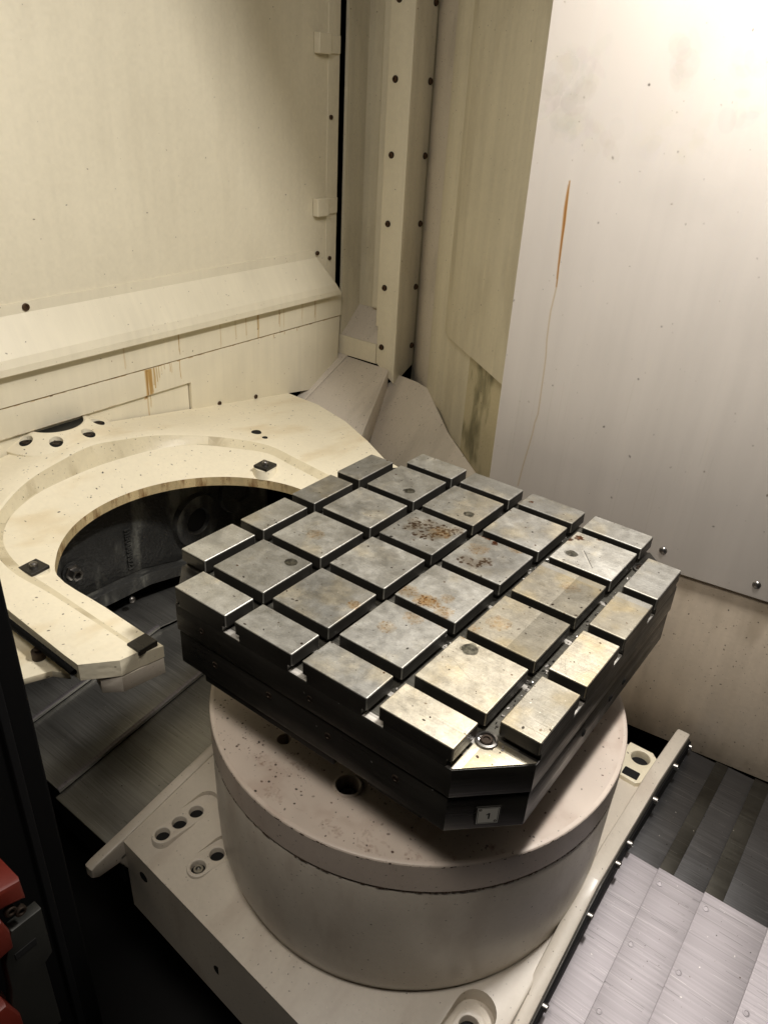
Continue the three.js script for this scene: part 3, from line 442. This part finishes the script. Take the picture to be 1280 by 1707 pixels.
// ------------------------------------------------------------ the table: saddle casting, drum, flanges
const CX = 0, CZ = 8;
{
  const t = thing('rotary_table', 'greige cast machine table with round drum and sloped saddle under the pallet', 'machine table', [CX, -480, CZ]);
  const top = (z) => (z > -60 ? -420 - 0.2 * z : -408 + 0.15 * (z + 60));
  const out = [[306, top(306)], [306, top(306) - 150], [-345, -640], [-345, top(-345)], [-60, -408]];
  const sad = profileX(out, -303, 281, 3);
  { const p = sad.attributes.position; for (let i = 0; i < p.count; i++) { const z = p.getZ(i); if (z > 0) p.setZ(i, z + (p.getX(i) + 303) * 0.062 * z / 306); } }
  const stad = (p0, p1, r) => { const a = Math.atan2(p1[1] - p0[1], p1[0] - p0[0]), pts = []; for (let i = 0; i <= 14; i++) { const q = a - Math.PI / 2 + i / 14 * Math.PI; pts.push([p1[0] + r * Math.cos(q), p1[1] + r * Math.sin(q)]); } for (let i = 0; i <= 14; i++) { const q = a + Math.PI / 2 + i / 14 * Math.PI; pts.push([p0[0] + r * Math.cos(q), p0[1] + r * Math.sin(q)]); } return pts.reverse(); };
  const ev = new Evaluator(); ev.attributes = ['position', 'normal', 'uv'];
  let sb = new Brush(boxUV(sad)); sb.updateMatrixWorld();
  for (const [p0, p1, r, y] of [[[-246, 194], [-256, 269], 20, -464.5], [[-170, 228], [-177, 268], 20, -471], [[240, 196], [238, 262], 26, -474]]) { const b = new Brush(prism(stad(p0, p1, r), y, y + 120, 0)); b.updateMatrixWorld(); sb = ev.evaluate(sb, b, SUBTRACTION); sb.updateMatrixWorld(); const b2 = new Brush(prism(stad(p0[1] < 196 && p0[0] < 0 ? [-247, 210] : p0[0] < 0 ? [-171, 238] : [240, 208], p0[0] > 0 ? [239, 262] : p0[1] < 200 ? [-255, 269] : [-177, 269], 15.2), -536, y + 40, 0)); b2.updateMatrixWorld(); sb = ev.evaluate(sb, b2, SUBTRACTION); sb.updateMatrixWorld(); }
  part(t, 'saddle', boxUV(sb.geometry), M.saddle);
  // drum and disc
  part(t, 'drum', lathe([[258, -540], [262, -485], [268, -462], [275, -442], [279, -420], [280.5, -380], [281.5, -254], [280.5, -250.5], [277, -249.5]], [CX, 0, CZ], [0, 1, 0], 128), M.saddle);
  part(t, 'disc_band', lathe([[277, -249.5], [281, -247.5], [282.2, -245.5], [281.9, -204.6], [281, -203], [279.2, -202.2], [276, -202]], [CX, 0, CZ], [0, 1, 0], 128), M.disc);
  const holes = [[-70, 200, 9], [38, 205, 14]];
  const ring = []; for (let i = 0; i < 128; i++) { const a = i / 128 * Math.PI * 2; ring.push([CX + 276.3 * Math.cos(a), CZ + 276.3 * Math.sin(a)]); }
  part(t, 'disc_top', mapUV(prism(ring.reverse(), -226, -202, 0, holes, 24), (x, y, z) => [(x + 300) / 600, (300 - z) / 600]), M.discTop);
  for (const [x, z, r] of holes) part(t, 'bolt_hole', cyl(r + 1, r + 1, 2, [x, -224, z]), M.hole);
  part(t, 'bolt', socketHead(9, 7, [38, -222, 205]), M.bolt);
  part(t, 'hole_rim', lathe([[18, -0.5], [17, 2], [15, 2.4], [14, 1], [14, -1]], [38, -202, 205], [0, 1, 0], 28), M.disc);
  { const r = rng(91), ch = [], flake = (a, y, h, w, rad) => { const g = new THREE.BoxGeometry(w, h, 0.5); g.rotateZ((r() - 0.5) * 0.3); g.translate(0, y, rad); g.rotateY(Math.PI / 2 - a); g.translate(CX, 0, CZ); ch.push(boxUV(g)); };
    for (let k = 0; k < 130; k++) flake(-0.5 + 2.9 * r(), -248 + (r() - 0.3) * 1.2, 0.5 + 1.1 * r() * r(), 1.5 + 7 * r() * r(), 281.9);
    for (let k = 0; k < 70; k++) flake(0.2 + 1.9 * r(), -204.5 - 2.5 * r() * r(), 0.6 + 1.5 * r() * r(), 1.2 + 6 * r() * r(), 281.7);
    part(t, 'chipped_paint', ch, M.chip).userData.kind = 'stuff'; }
  part(t, 'clamp_chuck', lathe([[150, -203], [150, -150], [140, -122], [0, -120]], [0, 0, 0], [0, 1, 0], 48), M.sideDark);
  // left lip with the blunt ear at its end
  const lipTop = (z) => top(z) + 3;
  part(t, 'side_flange', [profileX([[300, lipTop(300)], [352, -486], [362, -490], [362, -508], [352, -516], [318, -520], [306, -545], [280, -545], [-300, -500], [-300, lipTop(-300)], [-60, -405]], -318, -300, 4)], M.saddle);
  // stadium bosses with bolt holes (level faces on the sloping saddle)
  const boss = (p0, p1, r, y, hs) => {
    const b = part(t, 'boss', prism(stad(p0, p1, r), -530, y, 2.5, hs.map((h) => [h[0], h[1], 10.5])), M.saddle);
    for (const h of hs) { part(b, 'bolt_hole', cyl(10.9, 10.9, 2, [h[0], y - 12, h[1]]), M.hole); if (h[2]) part(b, 'bolt', socketHead(7.5, 5, [h[0], y - 10, h[1]]), M.bolt); }
  };
  boss([-247, 210], [-255, 269], 16.5, -463.5, [[-248, 211], [-252, 240], [-255, 269]]);
  boss([-171, 238], [-177, 269], 16.5, -470, [[-172, 238], [-177, 269, 1]]);
  // far boss beside the drum, near boss at the front right
  part(t, 'boss', prism([[222, -330], [262, -330], [274, -318], [276, -262], [262, -248], [232, -250], [218, -270]].reverse(), -470, -428, 3, [[249, -306, 15]]), M.creamFork, 'pale boss with a large bolt hole');
  part(t, 'bolt_hole', cyl(17, 17, 3, [249, -446, -306]), M.hole); part(t, 'recess', box(236, 262, -432, -426.5, -272, -254, 2), M.hole);
  part(t, 'boss', prism(stad([240, 204], [239, 262], 19), -520, -468, 1.5, [[240, 207, 12.5]]), M.saddle);
  part(t, 'bolt_hole', cyl(14, 14, 3, [240, -484, 207]), M.hole);
  // right flange with wiper, rubber and bolts
  const fl = [[-407, -423], [-392, -418], [-238, -389], [-142, -387], [-82, -382], [-11, -382], [20, -393], [81, -423], [152, -454], [300, -526], [420, -586]];
  part(t, 'side_flange', profileX([...fl, [420, -640], [152, -510], [-11, -450], [-82, -440], [-300, -460], [-385, -472], [-407, -462]], 275, 297, 3), M.saddle);
  const dn = (o0, o1) => [...fl.map(([z, y]) => [z + (z < -390 ? 5 : 0), y - o0]), ...fl.slice().reverse().map(([z, y]) => [z + (z < -390 ? 5 : 0), y - o1])];
  part(t, 'wiper_plate', profileX(dn(6, 34), 297, 300, 0.6), M.sideDark);
  part(t, 'wiper_rubber', profileX(dn(9, 44), 300, 302.5, 0.4), M.rubber);
  for (const [z, y] of [[-396, -436], [-306, -408], [-207, -396], [-104, -392], [-62, -392], [24, -405], [134, -456]]) part(t, 'bolt', socketHead(5.2, 6, [301, y - 3, z], [1, 0, 0]), M.bolt);
  // cast side holes
  for (const [x, z, y] of [[-255, 309, -520], [-86, 319, -560]]) part(t, 'side_hole', cyl(9, 9, 2, [x, y, z - 1.5], [0, 0, 1]), M.hole);
}
// ------------------------------------------------------------ the pallet
{
  const t = thing('pallet', 'square steel pallet plate with crossing T slots and chamfered corners on the drum', 'pallet', [0, -124, 0]);
  const H = 251, C = 57, oct = (h, c) => [[-h, -h + c], [-h, h - c], [-h + c, h], [h - c, h], [h, h - c], [h, -h + c], [h - c, -h], [-h + c, -h]];
  part(t, 'upper_body', prism(oct(H, C), -62.8, -26.5, 0.4), M.sideDark);
  part(t, 'lower_body', prism(oct(H - 1.6, C), -113, -65, 2), M.sideDark);
  part(t, 'foot_rail', [box(-155, 50, -124, -112, 205, 247, 1), box(96, 165, -119, -112, 205, 247, 1), box(205, 246, -124, -112, -160, 60, 1), box(-246, -205, -124, -112, -150, 150, 1), box(-150, 150, -124, -112, -246, -205, 1)], M.sideDark);
  const s = 15.1, W = 27;
  const span = (i) => (i === 0 ? [-H, -200 - s / 2] : i === 5 ? [200 + s / 2, H] : [(i - 3) * 100 + s / 2, (i - 2) * 100 - s / 2]);
  for (let i = 0; i < 6; i++) for (let j = 0; j < 6; j++) {
    if ((i === 0 || i === 5) && (j === 0 || j === 5)) continue;
    const [x0, x1] = span(i), [b, a] = span(j), z0 = -a, z1 = -b, w = (W - s) / 2;
    const q = (v, e) => (Math.abs(Math.abs(v) - H) < 1 ? 0 : e);
    const stem = box(x0 + q(x0, w), x1 - q(x1, w), -27, -15.5, z0 + q(z0, w), z1 - q(z1, w), 0.4);
    const blk = part(t, 'pad', topUV(box(x0, x1, -16.5, 0, z0, z1, 1.3, 2)), M.top);
    part(blk, 'stem', stem, M.sideDark);
  }
  // dark oxide on the pads' walls: thin cheeks just proud of the walls of each slot
  const walls = [];
  for (let i = 0; i < 6; i++) for (let j = 0; j < 6; j++) {
    if ((i === 0 || i === 5) && (j === 0 || j === 5)) continue;
    const [x0, x1] = span(i), [b, a] = span(j), z0 = -a, z1 = -b, e = 0.25;
    walls.push(box(x0 + 1.2, x1 - 1.2, -16.4, -1.5, z1 - 0.1, z1 + e, 0), box(x0 + 1.2, x1 - 1.2, -16.4, -1.5, z0 - e, z0 + 0.1, 0), box(x1 - 0.1, x1 + e, -16.4, -1.5, z0 + 1.2, z1 - 1.2, 0), box(x0 - e, x0 + 0.1, -16.4, -1.5, z0 + 1.2, z1 - 1.2, 0));
  }
  const wm = part(t, 'slot_walls', walls, M.sideDark); wm.userData.kind = 'stuff';
  // dark slot floors, painted light at mouths and crossings, corner triangles
  const fl = []; for (let k = -2; k <= 2; k++) { const e = Math.abs(k) === 2 ? 230 : H - 0.4; fl.push(box(k * 100 - W / 2, k * 100 + W / 2, -26.4, -25.6, -e, e, 0)); fl.push(box(-e, e, -26.3, -25.9, k * 100 - W / 2, k * 100 + W / 2, 0)); }
  part(t, 'slot_floor', fl, steel(161, [84, 82, 75], { rough: 0.55, specks: 700, metal: 0.75 }));
  const bright = steel(163, [196, 192, 184], { rough: 0.5, specks: 200, metal: 0.7 });
  for (let k = -2; k <= 2; k++) { const e = Math.abs(k) === 2 ? 229 : 250.4; part(t, 'slot_mouth_light', box(k * 100 - 12.5, k * 100 + 12.5, -26, -25.2, e - 9, e, 0.2), bright); if (k < 2) part(t, 'slot_mouth_light', box(e - 9, e, -26, -25.2, k * 100 - 12.5, k * 100 + 12.5, 0.2), bright); }  // pale strips painted as the light falling in at the slot mouths
  const rp = rng(55); for (let a = -2; a <= 2; a++) for (let b = -1; b <= 2; b++) part(t, 'glint_patch', box(a * 100 - 13 + 3 * rp(), a * 100 - 4 + 5 * rp(), -26, -25.3, b * 100 + 2 + 3 * rp(), b * 100 + 11, 0.2), bright);  // pale steel painted as glints at the slot crossings
  for (const [sx, sz] of [[1, 1], [1, -1], [-1, 1], [-1, -1]]) {
    const p3 = [[192 * sx, 192 * sz], [192 * sx, 250 * sz], [194 * sx, 250 * sz], [250 * sx, 194 * sz], [250 * sx, 192 * sz]];
    part(t, 'corner_flat', topUV(prism(sx * sz > 0 ? p3.reverse() : p3, -26.45, -25.0, 0.3)), sx > 0 && sz > 0 ? M.top : M.sideDark);
    const bt = part(t, 'corner_bolt', lathe([[11.5, 0], [11, 3], [8.6, 3.4], [8, 0.6], [0, 0.6]], [200 * sx, -25.4, 200 * sz], [0, 1, 0], 28), M.bolt);
    part(bt, 'bolt_head', socketHead(6.4, 2.6, [200 * sx, -24.6, 200 * sz]), M.darkBolt);
  }
  // small set screws in the side faces
  for (const [x, y] of [[-132, -85], [-44, -79], [18, -46], [43, -84], [132, -83], [-150, -44]]) part(t, 'set_screw', socketHead(4.6, 0.9, [x, y, y < -63 ? 249.4 : 250.6], [0, 0, 1]), M.darkBolt);
  for (const [z, y] of [[-56, -94], [-15, -92], [60, -90]]) part(t, 'set_screw', socketHead(4.6, 0.9, [249.4, y, z], [1, 0, 0]), M.hole);
  // number plate on the chamfer
  const cv = document.createElement('canvas'); cv.width = 256; cv.height = 256; const x = cv.getContext('2d');
  x.fillStyle = '#2a2925'; x.fillRect(0, 0, 256, 256); x.fillStyle = '#d6d5cb'; x.fillRect(16, 14, 224, 228); x.strokeStyle = '#2c2b28'; x.lineWidth = 6; x.strokeRect(26, 24, 204, 208);
  x.fillStyle = '#15140f'; x.font = 'bold 118px sans-serif'; x.textAlign = 'center'; x.textBaseline = 'middle'; x.fillText('1', 134, 136); for (const [u, v] of [[46, 46], [210, 210]]) { x.beginPath(); x.arc(u, v, 15, 0, 6.3); x.fill(); x.fillStyle = '#b9b6a8'; x.beginPath(); x.arc(u + 2, v + 2, 7, 0, 6.3); x.fill(); x.fillStyle = '#15140f'; }
  const pm = new THREE.MeshStandardMaterial({ map: tex(cv), roughness: 0.45, metalness: 0.35 });
  const d = Math.SQRT1_2, ctr = V(223.6, -91, 222), off = 2.2, n = V(d, 0, d), ux = V(d, 0, -d), g = new RoundedBoxGeometry(25, 25, 1.6, 2, 0.7);
  const gg = mapUV(g, (a, b) => [a / 25 + 0.5, b / 25 + 0.5]); gg.applyMatrix4(new THREE.Matrix4().makeBasis(ux, V(0, 1, 0), n).setPosition(ctr.addScaledVector(n, (445 / 2 * Math.SQRT2 - (ctr.x + ctr.z) * d) - 0.2)));
  part(t, 'number_plate', gg, pm, 'small grey plate with the number 1');
}
{ // metal chips lying in the slots of the pallet
  const r = rng(808), chips = [];
  for (let i = 0; i < 750; i++) { const k = Math.floor(r() * 5) - 2, along = (r() - 0.5) * 450, sgn = (r() - 0.5) * 13, w = 0.6 + 1.5 * r(), c = new THREE.BoxGeometry(w * 2, 0.5, w); c.rotateX(r() - 0.5); c.rotateZ(r() - 0.5); c.rotateY(r() * 6); const p = r() < 0.5 ? [k * 100 + sgn, along] : [along, k * 100 + sgn]; c.translate(p[0], -24.4, p[1]); chips.push(c); }
  const m = part(scene, 'metal_chips', chips, M.bolt); m.userData = { label: 'tiny bright metal chips scattered in the slots of the pallet', category: 'metal chips', kind: 'stuff' };
}
// ------------------------------------------------------------ dark door post and red clamp in the near left corner
{
  const t = thing('door_post', 'black upright door post along the lower left edge of the view', 'door post', [-220, -940, 600]);
  part(t, 'post', box(-260, -194, -940, 330, 438, 900, 4, 2), M.black);
  part(t, 'gasket', box(-194.5, -190, -940, 330, 462, 472, 2), M.rubber);
  const u = thing('red_clamp', 'grey bracket with red grips on the black post at lower left', 'clamp', [-165, -330, 530]);
  const pl = (pts, x, th, b) => slab(pts.map(([y, z]) => [x, y, z]), th, b);
  part(u, 'bracket', pl([[-258, 532], [-258, 499], [-335, 499], [-343, 509], [-460, 509], [-460, 570], [-343, 548], [-297, 546]].reverse(), -136, 14, 1.5), M.grey);
  part(u, 'slot', box(-137, -135.4, -303, -293, 512, 536, 0.5), M.hole);
  part(u, 'grip', pl([[-186, 545], [-193, 512], [-224, 511], [-212, 545]].reverse(), -132, 50, 5), M.red);
  part(u, 'grip', pl([[-219, 575], [-219, 541], [-242, 536], [-267, 537], [-272, 575]].reverse(), -124, 60, 5), M.red);
  part(u, 'grip', pl([[-343, 590], [-343, 559], [-378, 549], [-410, 549], [-430, 590]].reverse(), -126, 50, 5), M.red);
  part(u, 'screw', [socketHead(6, 5, [-138, -228, 528], [1, 0, 0]), socketHead(6, 5, [-138, -238, 519], [1, 0, 0])], M.darkBolt);
}
// ------------------------------------------------------------ work lamp and added fill lamp
for (const L of LAMPS) {
  const t = thing('work_fill_lamp', L.label, 'lamp', L.at);
  const dir = V(...L.aim).sub(V(...L.at)).normalize(), q = new THREE.Quaternion().setFromUnitVectors(V(0, -1, 0), dir);
  const put = (g) => { g.applyQuaternion(q); g.translate(...L.at); return g; };
  part(t, 'housing', put(box(-L.size[0] / 2 - 14, L.size[0] / 2 + 14, 3, 60, -L.size[1] / 2 - 14, L.size[1] / 2 + 14, 6, 2)), M.grey);
  part(t, 'diffuser', put(box(-L.size[0] / 2, L.size[0] / 2, 0, 3, -L.size[1] / 2, L.size[1] / 2, 0.5)), new THREE.MeshStandardMaterial({ color: 0xffffff, emissive: L.color, emissiveIntensity: 3, roughness: 0.6 }));
  const l = new THREE.RectAreaLight(L.color, L.power, L.size[0] * S, L.size[1] * S); l.name = 'lamp_light';
  const p = V(...L.at).addScaledVector(dir, 4).multiplyScalar(S); l.position.copy(p); l.lookAt(p.clone().add(dir)); scene.add(l);
}
for (const o of scene.children) if (o.userData.base) delete o.userData.base;
renderer.render(scene, camera);
